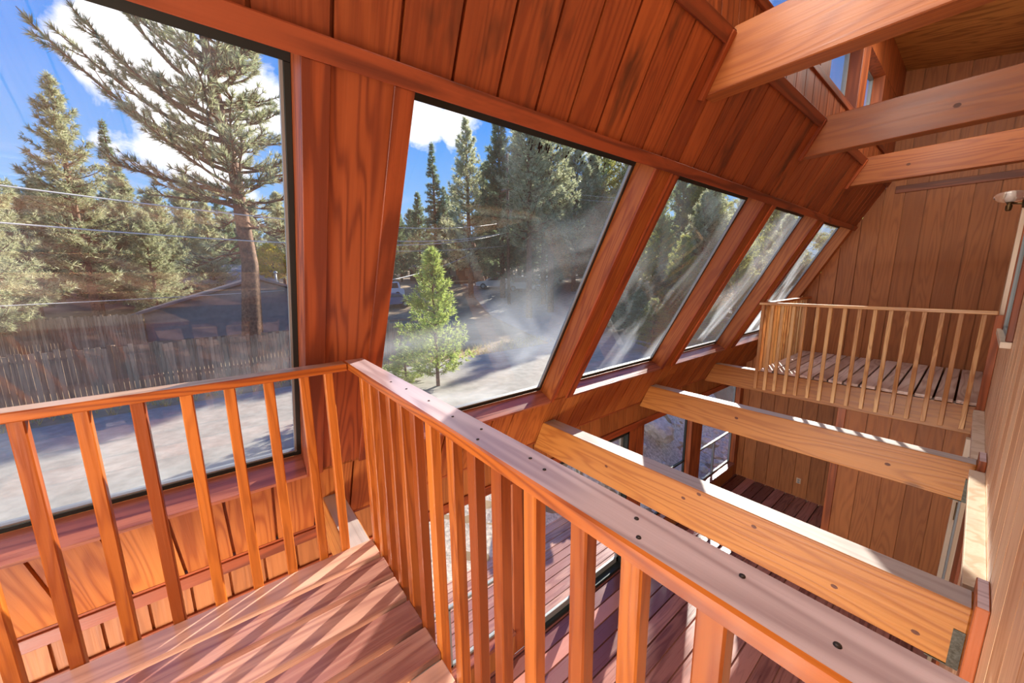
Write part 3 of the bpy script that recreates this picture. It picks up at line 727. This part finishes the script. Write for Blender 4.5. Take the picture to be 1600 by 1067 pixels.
# ------------------------------------------------------------------ trees
def fast_mesh(name, v, f, mat):
    me = bpy.data.meshes.new(name); nv, nf = len(v), len(f); k = f.shape[1]
    me.vertices.add(nv); me.vertices.foreach_set('co', v.astype(np.float32).ravel())
    me.loops.add(nf*k); me.loops.foreach_set('vertex_index', f.astype(np.int32).ravel())
    me.polygons.add(nf); me.polygons.foreach_set('loop_start', np.arange(0, nf*k, k, dtype=np.int32))
    me.update(calc_edges=True); me.validate(); me.materials.append(mat)
    return me
def tubes(paths, n=6):
    V, F = [], []; b = 0
    for pts, rad in paths:
        pts = np.array(pts, float); q = len(pts)
        d = np.gradient(pts, axis=0); d /= np.linalg.norm(d, axis=1)[:,None] + 1e-9
        ref = np.where(np.abs(d[:,2:3]) < .9, [[0,0,1.]], [[1.,0,0]]); a = np.cross(d, ref); a /= np.linalg.norm(a, axis=1)[:,None] + 1e-9; c = np.cross(d, a)
        th = np.arange(n)*2*np.pi/n
        ring = pts[:,None,:] + np.array(rad)[:,None,None]*(np.cos(th)[None,:,None]*a[:,None,:] + np.sin(th)[None,:,None]*c[:,None,:])
        V.append(ring.reshape(-1,3))
        for i in range(q-1):
            for k in range(n):
                F.append((b+i*n+k, b+i*n+(k+1)%n, b+(i+1)*n+(k+1)%n, b+(i+1)*n+k))
        b += q*n
    return np.concatenate(V), np.array(F)
def needles(C, D, size, k, width, rs, spread=.9):
    n = len(C); C = np.repeat(C, k, 0); D = np.repeat(D, k, 0); sz = np.repeat(size, k)*rs.uniform(.6,1.1,n*k)
    r = rs.normal(size=(n*k,3)); r /= np.linalg.norm(r, axis=1)[:,None]
    d = D + r*spread; d /= np.linalg.norm(d, axis=1)[:,None] + 1e-9
    w = np.cross(d, rs.normal(size=(n*k,3))); w /= np.linalg.norm(w, axis=1)[:,None] + 1e-9
    base = C + d*sz[:,None]*.05; tip = C + d*sz[:,None]; ww = (width*sz)[:,None]*w
    V = np.stack([base-ww, base+ww, tip], 1).reshape(-1,3)
    return V, np.arange(len(V)).reshape(-1,3)
def conifer(seed, H, Rr, cb=.15, up=0.2, whorl=.55, nb=5, dens=6., tuft=.32, k=9, width=.09, trunk=None, prof=1., open_=0., sub=2.):
    rs = np.random.RandomState(seed)
    r0 = trunk or H*.016
    zz = np.linspace(0, H, 9); sway = np.cumsum(rs.normal(size=(9,2))*.012*H/9, 0); tp = np.column_stack([sway - sway[0], zz])
    paths = [(tp, r0*(1 - zz/H)**.8 + .015)]
    C, D, Sz = [], [], []
    z = cb*H
    while z < H*.985:
        t = (z - cb*H)/(H*(1-cb)); Lb = Rr*((1-t)**prof)*(1 if t > .12 else .6 + 3.3*t) + .12
        c0 = np.array([np.interp(z, zz, tp[:,0]), np.interp(z, zz, tp[:,1]), z])
        for b in range(nb):
            if rs.rand() < open_: continue
            az = rs.uniform(0, 2*np.pi); l = Lb*rs.uniform(.65,1.15); e = up + .9*t*t + rs.uniform(-.15,.15)
            s = np.linspace(0,1,5); out = l*s*np.cos(e); rise = l*(s*np.sin(e)*.6 + s*s*(.25 if up > 0 else -.1))
            p = c0 + np.column_stack([out*np.cos(az), out*np.sin(az), rise])
            paths.append((p, np.maximum(.006, r0*.22*(1-s*.85)*min(1, l/Rr+.2))))
            m = max(3, int(l*dens)); u = rs.uniform(.18,1,m)**.8
            q = np.column_stack([np.interp(u, s, p[:,i]) for i in range(3)])
            lat = np.array([-np.sin(az), np.cos(az), 0]); side = rs.normal(size=m)*.16*l*(1.15-u)*sub*.5
            q = q + side[:,None]*lat + np.column_stack([np.zeros(m)]*2 + [rs.normal(size=m)*.05*l - np.abs(side)*.1])
            C.append(q); d = np.array([np.cos(az)*.8, np.sin(az)*.8, .35]) + np.sign(side)[:,None]*lat*.5; D.append(np.broadcast_to(d, q.shape)); Sz.append(np.full(m, tuft)*rs.uniform(.7,1.2,m))
        z += whorl*rs.uniform(.7,1.2)*(1 - .45*t)
    C.append(np.array([[tp[-1,0], tp[-1,1], H-.1]])); D.append(np.array([[0,0,1.]])); Sz.append(np.array([tuft]))
    bv, bf = tubes(paths, 6)
    lv, lf = needles(np.concatenate(C), np.concatenate(D), np.concatenate(Sz), k, width, rs)
    return bv, bf, lv, lf
KIND = {}
def kind(key, bark, leaf, **kw):
    bv, bf, lv, lf = conifer(**kw)
    KIND[key] = (fast_mesh(key+'_wood', bv, bf, bark), fast_mesh(key+'_needles', lv, lf, leaf), kw['H'])
def plant(key, x, y, h, rz, label, group=None, name='conifer', cat='tree', sx=1., zoff=0):
    wm, lm, H = KIND[key]; s = h/H
    t = thing(name, (x, y, gz(x,y)-.05+zoff), label, cat, group, rz=rz)
    t.scale = (s*sx, s*sx, s)
    for nm, me in (('trunk', wm), ('foliage', lm)):
        o = bpy.data.objects.new(nm, me); COL.objects.link(o); o.parent = t
    return t
B = M['bark']
kind('pine1', B, M['needle_a'], seed=11, H=18, Rr=3.6, cb=.16, up=.25, whorl=.62, nb=6, dens=11, tuft=.42, k=10, width=.07, prof=.75)
kind('pine2', B, M['needle_a'], seed=12, H=18, Rr=4.4, cb=.10, up=.1, whorl=.58, nb=6, dens=12, tuft=.45, k=10, width=.07, prof=.6)
kind('fir1', B, M['needle_b'], seed=13, H=18, Rr=2.5, cb=.06, up=-.1, whorl=.5, nb=6, dens=12, tuft=.38, k=9, width=.08, prof=.95)
kind('fir2', B, M['needle_b'], seed=14, H=18, Rr=3.6, cb=.12, up=.05, whorl=.5, nb=6, dens=12, tuft=.42, k=9, width=.08, prof=.8)
kind('back1', B, M['needle_d'], seed=15, H=15, Rr=3.8, cb=.12, up=.1, whorl=.46, nb=6, dens=12, tuft=.36, k=10, width=.07, prof=.6)
kind('tall', B, M['needle_a'], seed=17, H=18, Rr=3.3, cb=.34, up=.15, whorl=.55, nb=6, dens=11, tuft=.42, k=10, width=.07, prof=.6, trunk=.3)
kind('young', B, M['needle_c'], seed=16, H=4.3, Rr=1.25, cb=.12, up=.25, whorl=.24, nb=7, dens=20, tuft=.17, k=10, width=.07, prof=.85, trunk=.05)

# the big open pine in front of the grey house
def big_pine():
    rs = np.random.RandomState(4)
    bx, by = -20.6, 1.05; z0 = gz(bx,by)
    T = np.array([(bx+.0,1.0,z0-.1),(bx,.95,-.9),(bx,1.2,2.2),(bx,1.12,4.6),(bx,1.1,6.0),(bx,.9,7.6),(bx,.78,9.4),(bx,.66,11.2),(bx,.6,13),(bx,.55,15),(bx,.5,17.2)])
    rad = np.interp(T[:,2], [-2,0,4,8,12,17.2], [.46,.38,.27,.2,.13,.03])
    paths = [(T, rad)]; C, D, Sz = [], [], []
    def branch(z, az, l, e, curl, r=.1, dn=9, fol=1.):
        c0 = np.array([np.interp(z, T[:,2], T[:,i]) for i in range(3)])
        s = np.linspace(0,1,8); h = l*(s*np.cos(e)); v = l*(s*np.sin(e) + curl*s**2.2)
        wob = np.cumsum(rs.normal(size=(8,3))*.025*l*.5, 0); wob -= wob[0]
        p = c0 + np.column_stack([h*np.cos(az), h*np.sin(az), v]) + wob
        paths.append((p, np.maximum(.018, r*(1-s*.85))))
        m = int(l*4.2)
        for i in range(m):
            u = rs.uniform(.22,1.) if fol >= 1 else rs.uniform(.5,1)
            q = np.array([np.interp(u, s, p[:,j]) for j in range(3)])
            a2 = az + rs.choice([-1,1])*rs.uniform(.4,1.2); l2 = l*rs.uniform(.12,.3)*(1.25-u)+.25; e2 = e + rs.uniform(.0,.5)
            s2 = np.linspace(0,1,4); tw = q + np.column_stack([l2*s2*np.cos(a2)*np.cos(e2), l2*s2*np.sin(a2)*np.cos(e2), l2*(s2*np.sin(e2) + .3*s2*s2)])
            paths.append((tw, np.maximum(.010, .03*(1-s2*.7))))
            n2 = max(2, int(l2*dn*fol)); uu = rs.uniform(.3,1,n2)
            qq = np.column_stack([np.interp(uu, s2, tw[:,j]) for j in range(3)]); C.append(qq)
            dd = tw[-1]-tw[0]; D.append(np.broadcast_to(dd/np.linalg.norm(dd), qq.shape)); Sz.append(rs.uniform(.22,.36,n2))
        n3 = int(l*5*fol); uu = rs.uniform(.45,1,n3); uu[:min(4,n3)] = 1-np.arange(min(4,n3))*.03
        qq = np.column_stack([np.interp(uu, s, p[:,j]) for j in range(3)]); C.append(qq)
        dd = p[-1]-p[-2]; D.append(np.broadcast_to(dd/np.linalg.norm(dd), qq.shape)); Sz.append(rs.uniform(.22,.36,n3))
    W = -math.pi/2
    # long upswept limbs reaching toward the left
    branch(6.7, W+.1, 4.9, .12, .55, .13); branch(7.3, W-.15, 4.2, .15, .52, .12); branch(7.9, W+.3, 3.7, .2, .45, .11)
    branch(8.9, W+.05, 3.4, .5, .4, .1); branch(5.2, W+.1, 3.8, .1, .05, .12); branch(4.9, W-.3, 3.2, -.05, .1, .1)
    branch(6.1, W+.5, 3.3, .1, .2, .1); branch(9.8, W-.2, 2.9, .5, .3, .1); branch(10.8, W+.3, 2.6, .5, .3, .08)
    for z in np.arange(4.6, 16.6, .30):
        for b in range(3):
            branch(z, rs.uniform(0,2*np.pi), rs.uniform(1.4,3.4)*(1 - max(0,z-9)/11), rs.uniform(-.1,.4), rs.uniform(.05,.3), .07)
    for z in np.arange(2.6, 5.2, .3):
        branch(z, rs.uniform(0,2*np.pi), rs.uniform(1.2,2.8), rs.uniform(-.35,.05), rs.uniform(-.25,.1), .06, 6, .6)
    bv, bf = tubes(paths, 6); lv, lf = needles(np.concatenate(C), np.concatenate(D), np.concatenate(Sz), 14, .05, rs, .8)
    o = np.array([bx, by, z0])
    t = thing('pine_tree', (bx,by,z0), 'big open crowned pine with upswept limbs rising before the grey gabled house', 'tree')
    for nm, me in (('trunk', fast_mesh('big_pine_wood', bv-o, bf, B)), ('foliage', fast_mesh('big_pine_needles', lv-o, lf, M['needle_a']))):
        q = bpy.data.objects.new(nm, me); COL.objects.link(q); q.parent = t
big_pine()

TR = [
 ('tall',-23.4,20.3,15.5,'bare trunked pine rising in front of the pale grey utility car'),
 ('tall',-24.6,24.0,16.5,'second bare trunked pine just right of the pale grey utility car'),
 ('pine2',-39.5,-6.9,8.8,'dense pine in the gap behind the tall pointed pine'), ('pine2',-39.6,-3.2,8.4,'dense pine left of the big open pine, over the grey house eave'),
 ('pine2',-12,17.5,3.0,'low bushy pine outside the sill of the third leaning window'), ('back1',-9.8,19.2,3.6,'small yellow green pine low in the third leaning window, right of the bushy one'),
 ('back1',-8.0,21.5,4.3,'small backlit pine low in the fourth leaning window'), ('pine2',-6.4,23.0,4.5,'small pine low in the fifth leaning window'), ('back1',-13.2,22.8,5.3,'yellow green pine mid height in the third leaning window'),
   
 ('fir2',-18.4,35.5,12.8,'dense fir in the upper left corner of the third leaning window'), ('fir2',-22.5,34.5,13.4,None), ('pine2',-46,-2.0,9.6,None), ('fir2',-50,.8,10.5,None), ('pine2',-44,-.3,8.6,None), ('pine2',-52,3.6,10.5,None), ('fir2',-46.5,-9,9.5,None), ('pine2',-49,7.5,10.5,None), ('pine2',-43,-13,9,None),
 # kind, x, y, top z, label
 ('pine1',-35.4,-6.4,13.6,'tall pointed pine standing apart at upper left, left of the big open pine'),
 ('pine2',-29.0,-8.6,9.0,'pine cut by the left edge of the first window'),
 ('pine2',-38.9,-9.6,7.6,'pine with dark lower trunk at far left behind the far fence'),
 ('fir1',-51.5,-6.6,16.2,'small pointed conifer top between the tall pine and the big open pine'),
 ('pine2',-41,-5.0,9.5,'bushy pine right of the tall pointed pine, over the woodpile'),
 ('fir2',-55,-12,11.5,None), ('pine2',-47,-10.5,9.5,None), ('pine1',-52,-1.5,12.5,None), ('pine2',-58,-5,11,None), ('fir2',-56,3.2,12.5,None), ('pine2',-54,6.5,12,None),
 ('pine1',-60,9,14,None), ('fir2',-62,-9,12,None), ('pine2',-40,-11.5,8.5,None), ('pine2',-36,-3.6,6.3,'low bushy pine over the grey gabled house roof left end'), ('pine1',-48,-15,12,None), ('pine2',-45,7.5,11,'pine with leaning dark trunk beside the yellow tree'),
 ('fir1',-40.9,20.9,16.9,'slender spire shaped fir standing alone against the sky in second window'),
 ('fir2',-55.5,22.2,12.0,None), ('fir1',-52,19.5,11.5,None), ('fir2',-50,22.9,13.4,'rounded fir just left of the slender spire fir'), ('fir1',-60,24,14,None),
 ('pine1',-35.2,22.0,17.9,'tall pine just right of the slender spire fir'), ('fir2',-32.8,24.6,18.2,'tallest dark pine behind the utility pole'),
 ('pine1',-33.9,28.0,18.8,'tall pine right of the utility pole'), ('fir2',-27.7,26.0,16.2,'dense pine over the parked cars'), ('pine2',-29.5,32.5,17.2,'broad pale pine right of the parked cars'),
 ('back1',-35,44.5,21.5,'hazy pine at the right side of second window'), ('pine2',-33,48,20,None), ('fir2',-44,30,17,None), ('fir2',-40,34,17.5,None), ('pine1',-46,26.5,14,None), ('fir2',-50,36,18,None), ('fir1',-38,39,17,None),
 ('pine2',-30,36,15.5,None), ('back1',-25,38,14,None),
 ('back1',-31,52,21,'sunlit pine at left of third leaning window'), ('pine1',-10.4,23.5,7.6,'nearest trunked pine seen in the third leaning window'), ('back1',-20.5,43.5,14.5,'yellow green backlit pine in the third leaning window'),
 ('back1',-13.5,20.5,4.6,'low bushy pine across the lower third leaning window'), ('back1',-9.0,31,9.2,'hazy pine filling the fourth leaning window'), ('back1',-6.6,34,8.2,'hazy pine filling the fifth leaning window'), ('back1',-15.5,35,12,None), ('pine2',-10.4,22.5,6.2,'bushy pine low in the fourth leaning window'), ('back1',-7.4,25.5,5.2,'short backlit pine before the fifth leaning window'), ('back1',-20,42,13,None),
]
rg = random.Random(21)
for kd, x, y, zt, lb in TR:
    h = zt - gz(x, y)
    plant(kd, x, y, h, rg.uniform(0,6.28), lb or 'plain conifer in the forest rows behind the nearer trees', None if lb else 'background forest conifers')
far = [(q[1], q[2]) for q in TR]; k = 0
for tries in range(900):       # deeper rows
    a = rg.uniform(-24, 72); D = rg.uniform(62, 114)
    x, y = -D*math.cos(R(a)), D*math.sin(R(a))
    if k >= 70 or any(math.hypot(x-p_, y-q_) < 5.6 for p_, q_ in far): continue
    far.append((x, y)); k += 1
    plant(rg.choice(['pine1','pine2','fir1','fir2']), x, y, rg.uniform(9,13.5) + .03*D - (4 if a < 12 else 0), rg.uniform(0,6.28), 'plain conifer in the forest rows behind the nearer trees', 'background forest conifers', sx=1.25)
for x, y, zt in ((-8.6,14.6,.6), (-7.2,16.2,.9), (-10.6,17.0,1.2), (-8.9,19.4,1.9), (-6.4,19.6,1.6), (-11.6,20.6,2.2), (-5.4,22.2,2.0), (-13.4,18.4,1.4), (-7.9,23.6,2.6)):
    plant('back1' if x > -9 else 'pine2', x, y, zt - gz(x, y), rg.uniform(0,6.28), 'low bushy conifer sapling on the slope seen through the third to fifth leaning windows', 'saplings on the slope', name='conifer_sapling', sx=1.7)
plant('young', -10.3, 5.1, 4.35, 1.0, 'bright green young conifer growing beside the street in second window', name='young_conifer')
plant('young', -11.4, 4.5, 1.3, 2.0, 'low green bushy sapling left of the young conifer foot', name='young_conifer', sx=2.4)
# yellow tree
rs = np.random.RandomState(3)
c = rs.normal(size=(420,3)); c /= np.linalg.norm(c, axis=1)[:,None]; c *= rs.uniform(.5,1,420)[:,None]**.5*np.array([1.3,1.3,2.0]); c[:,2] += 3.4
lv, lf = needles(c, np.tile([[0,0,1.]], (420,1)), np.full(420,.4), 8, .25, rs, 2.)
bv, bf = tubes([(np.array([(0,0,0),(.1,0,1.6),(0,.1,3.4),(0,0,5)]), [.14,.12,.08,.02])] + [(np.array([(0,0,1.6+.3*k),(.5*math.cos(k*2),.5*math.sin(k*2),2.2+.3*k)]), [.05,.02]) for k in range(6)])
KIND['aspen'] = (fast_mesh('aspen_wood', bv, bf, B), fast_mesh('aspen_leaf', lv, lf, M['yellow']), 5.4)
plant('aspen', -44.8, 4.4, 5.2, 0, 'bright yellow leaved tree right of the big pine trunk', name='aspen_tree')
# lit trunk near the cabin
m = MB(); m.tube([(-40.2,26.6,gz(-40.2,26.6)-.1),(-40.3,26.2,3.2),(-40.5,25.7,6)], [.75,.5,.3], 10)
tag(m.build('tree_trunk', M['bark_lit']), 'sunlit orange tree trunk in front of the dark cabin', 'tree')

# utility pole and wires
t = thing('utility_pole', (-30.0,23.3,gz(-30,23.3)), 'wooden utility pole with a grey transformer, standing by the side street', 'pole')
m = MB(); m.tube([(-30,23.3,gz(-30,23.3)-.3),(-30,23.3,13.3)], [.17,.11], 10); m.build('mast', M['bark'], t)
m = MB(); m.box(-30.9,-29.1,23.2,23.32,9.9,10.05); m.build('crossarm', M['bark'], t)
m = MB(); m.lathe((-29.7,23.6,7.1), [(.2,0),(.26,.05),(.26,.95),(.2,1.05),(.06,1.1)], 14); m.build('transformer', M['alu'], t)
for x in (-30.8,-30.3,-29.7,-29.2):
    m = MB(); m.lathe((x,23.26,10.05), [(.03,0),(.06,.06),(.04,.16)], 8); m.build('insulator', M['alu'], t)
M['wire'] = plain('wire', (206,206,200), .5)
def wire(a, b, sag, label, r=.018):
    a, b = Vector(a), Vector(b); m = MB()
    m.tube([a.lerp(b, k/20) - Vector((0,0,sag*4*(k/20)*(1-k/20))) for k in range(21)], r, 5)
    tag(m.build('power_line', M['wire']), label, 'wire', 'overhead power lines')
wire((-10.5,-6.0,3.4), (-29.9,23.2,7.0), .9, 'uppermost overhead wire crossing the first window')
wire((-10.5,-6.2,2.75), (-29.9,23.2,6.0), 1.0, 'overhead wire just under the uppermost one in the first window')
wire((-17.0,-12,.78), (-34,9,1.0), .15, 'lowest overhead wire crossing the first window before the grey gabled house')
wire((-29.5,11.5,4.5), (-30,23.3,6.0), .3, 'thick bright wire reaching the pole from the left in second window', .03)
wire((-28.0,10.7,3.6), (-30,23.3,4.7), .15, 'thin wire under the thick bright wire, left of the pole')
wire((-22.5,8.3,1.45), (-30,18.5,3.6), .2, 'short bright wire rising to the right behind the young conifer', .025)
wire((-30.8,23.26,10.2), (-16,40,8.2), .5, 'wire leaving the pole top toward the right', .012)
wire((-29.2,23.26,10.2), (-14,39,8.2), .5, 'second wire leaving the pole top toward the right', .012)

# dry grass by the street
rs = np.random.RandomState(8); n_ = 900
gx_ = np.concatenate([rs.uniform(-15.8,-13.5,n_), rs.uniform(-7.4,-6.2,300)]); gy_ = np.concatenate([rs.uniform(-12,14,n_), rs.uniform(2,14,300)])
C = np.column_stack([gx_, gy_, [gz(a,b) for a,b in zip(gx_,gy_)]])
lv, lf = needles(C, np.tile([[0,0,1.]], (len(C),1)), np.full(len(C),.28), 7, .03, rs, .5)
o = bpy.data.objects.new('dry_grass', fast_mesh('dry_grass', lv + np.array([0,0,ZO]), lf, leaf_mat('dry_grass', (190,170,96), (226,206,140), .3))); COL.objects.link(o)
tag(o, 'tufts of dry yellow grass along the street edges', 'grass', kind='stuff')

# ================================================================== light, sky, camera
W = bpy.data.worlds.new('sky'); S.world = W; W.use_nodes = True
nt = W.node_tree; nt.nodes.clear(); N, L = nt.nodes.new, nt.links.new
tc = N('ShaderNodeTexCoord'); sx = N('ShaderNodeSeparateXYZ'); L(tc.outputs['Generated'], sx.inputs[0])
rp = ramp(N, [(.0, lin((180,210,234))), (.12, lin((146,192,236))), (.35, lin((76,150,234))), (.8, lin((40,106,208)))]); L(sx.outputs['Z'], rp.inputs[0])
q = N('ShaderNodeTexNoise'); q.inputs['Scale'].default_value = 9; q.inputs['Detail'].default_value = 6; q.inputs['Roughness'].default_value = .58; q.inputs['Distortion'].default_value = .3
L(tc.outputs['Generated'], q.inputs['Vector'])
acc = None
for d, rad in (((-.925,-.04,.375),.115), ((-.939,.01,.33),.15), ((-.838,.415,.36),.065), ((-.80,.478,.35),.06), 
               ((-.5,.75,.42),.2), ((.2,.9,.5),.25), ((-.8,-.5,.45),.2), ((.4,-.7,.5),.3), ((-.3,-.8,.3),.2)):
    v = N('ShaderNodeVectorMath'); v.operation = 'DISTANCE'; L(tc.outputs['Generated'], v.inputs[0]); v.inputs[1].default_value = d
    b = mth(N, L, 'SUBTRACT', 1., mth(N, L, 'DIVIDE', v.outputs['Value'], rad))
    acc = b if acc is None else mth(N, L, 'MAXIMUM', acc, b)
cm = mth(N, L, 'ADD', mth(N, L, 'MULTIPLY', acc, .55), mth(N, L, 'MULTIPLY', mth(N, L, 'SUBTRACT', q.outputs['Fac'], .5), 1.5))
rc = ramp(N, [(.0, (0,0,0,1)), (.22, (1,1,1,1))]); L(cm, rc.inputs[0])
cl = mixc(N, L, rc.outputs[0], rp.outputs[0], (1.12,1.12,1.15,1))
bg = N('ShaderNodeBackground'); bg.inputs[1].default_value = 1.3; L(cl, bg.inputs[0])
ow = N('ShaderNodeOutputWorld'); L(bg.outputs[0], ow.inputs[0])

sd = Vector((-.43,1,.52)).normalized()
su = bpy.data.lights.new('sun', 'SUN'); su.energy = 13.5; su.angle = R(.6); su.color = (1,.93,.82)
so = bpy.data.objects.new('sun', su); COL.objects.link(so); so.location = (-20,60,45); so.rotation_euler = sd.to_track_quat('Z','Y').to_euler()
def area(name, loc, aim, sx_, sy_, e, col=(1,.95,.87)):
    l = bpy.data.lights.new(name, 'AREA'); l.shape = 'RECTANGLE'; l.size = sx_; l.size_y = sy_; l.energy = e; l.color = col
    o = bpy.data.objects.new(name, l); COL.objects.link(o); o.location = (loc[0],loc[1],loc[2]+ZO)
    o.rotation_euler = (Vector(aim)-Vector(loc)).to_track_quat('-Z','Y').to_euler(); return o
area('room_fill', (-.75,-1.8,.95), (-1.1,3,.1), 1.5, 1.1, 72)  # added fill light behind the viewer, no fixture there
area('overhead_fill', (-.95,1.2,3.9), (.25,2.6,.2), .7, 1.4, 66)  # added fill light high overhead, aimed at the right wall
area('lower_room_fill', (-1.2,-1.7,-1.2), (-1.2,5,-2.4), 1.8, 1.2, 215)  # added fill light brightening the lower storey, not a fixture
area('loft_fill', (-.4,6.0,4.1), (-.6,7.2,1), .9, 1.2, 36)  # added fill light above the loft, out of view

cam = bpy.data.cameras.new('camera'); co = bpy.data.objects.new('camera', cam); COL.objects.link(co)
cam.sensor_width = 36; cam.lens = 36 * 571.76 / 1600; cam.clip_start = .02; cam.clip_end = 500
yaw, pitch, roll = R(51.7785), R(9.8862), R(-.7039)
f = Vector((-math.sin(yaw)*math.cos(pitch), math.cos(yaw)*math.cos(pitch), -math.sin(pitch)))
r = Vector((math.cos(yaw), math.sin(yaw), 0)); u = r.cross(f)
r2 = r*math.cos(roll) + u*math.sin(roll); u2 = u*math.cos(roll) - r*math.sin(roll)
co.matrix_world = Matrix(((r2.x,u2.x,-f.x,0),(r2.y,u2.y,-f.y,0),(r2.z,u2.z,-f.z,1.5+ZO),(0,0,0,1)))
S.camera = co
S.view_settings.view_transform = 'Standard'; S.view_settings.look = 'None'; S.view_settings.gamma = 1.0
S.view_settings.exposure = 0.0; S.view_settings.use_curve_mapping = False
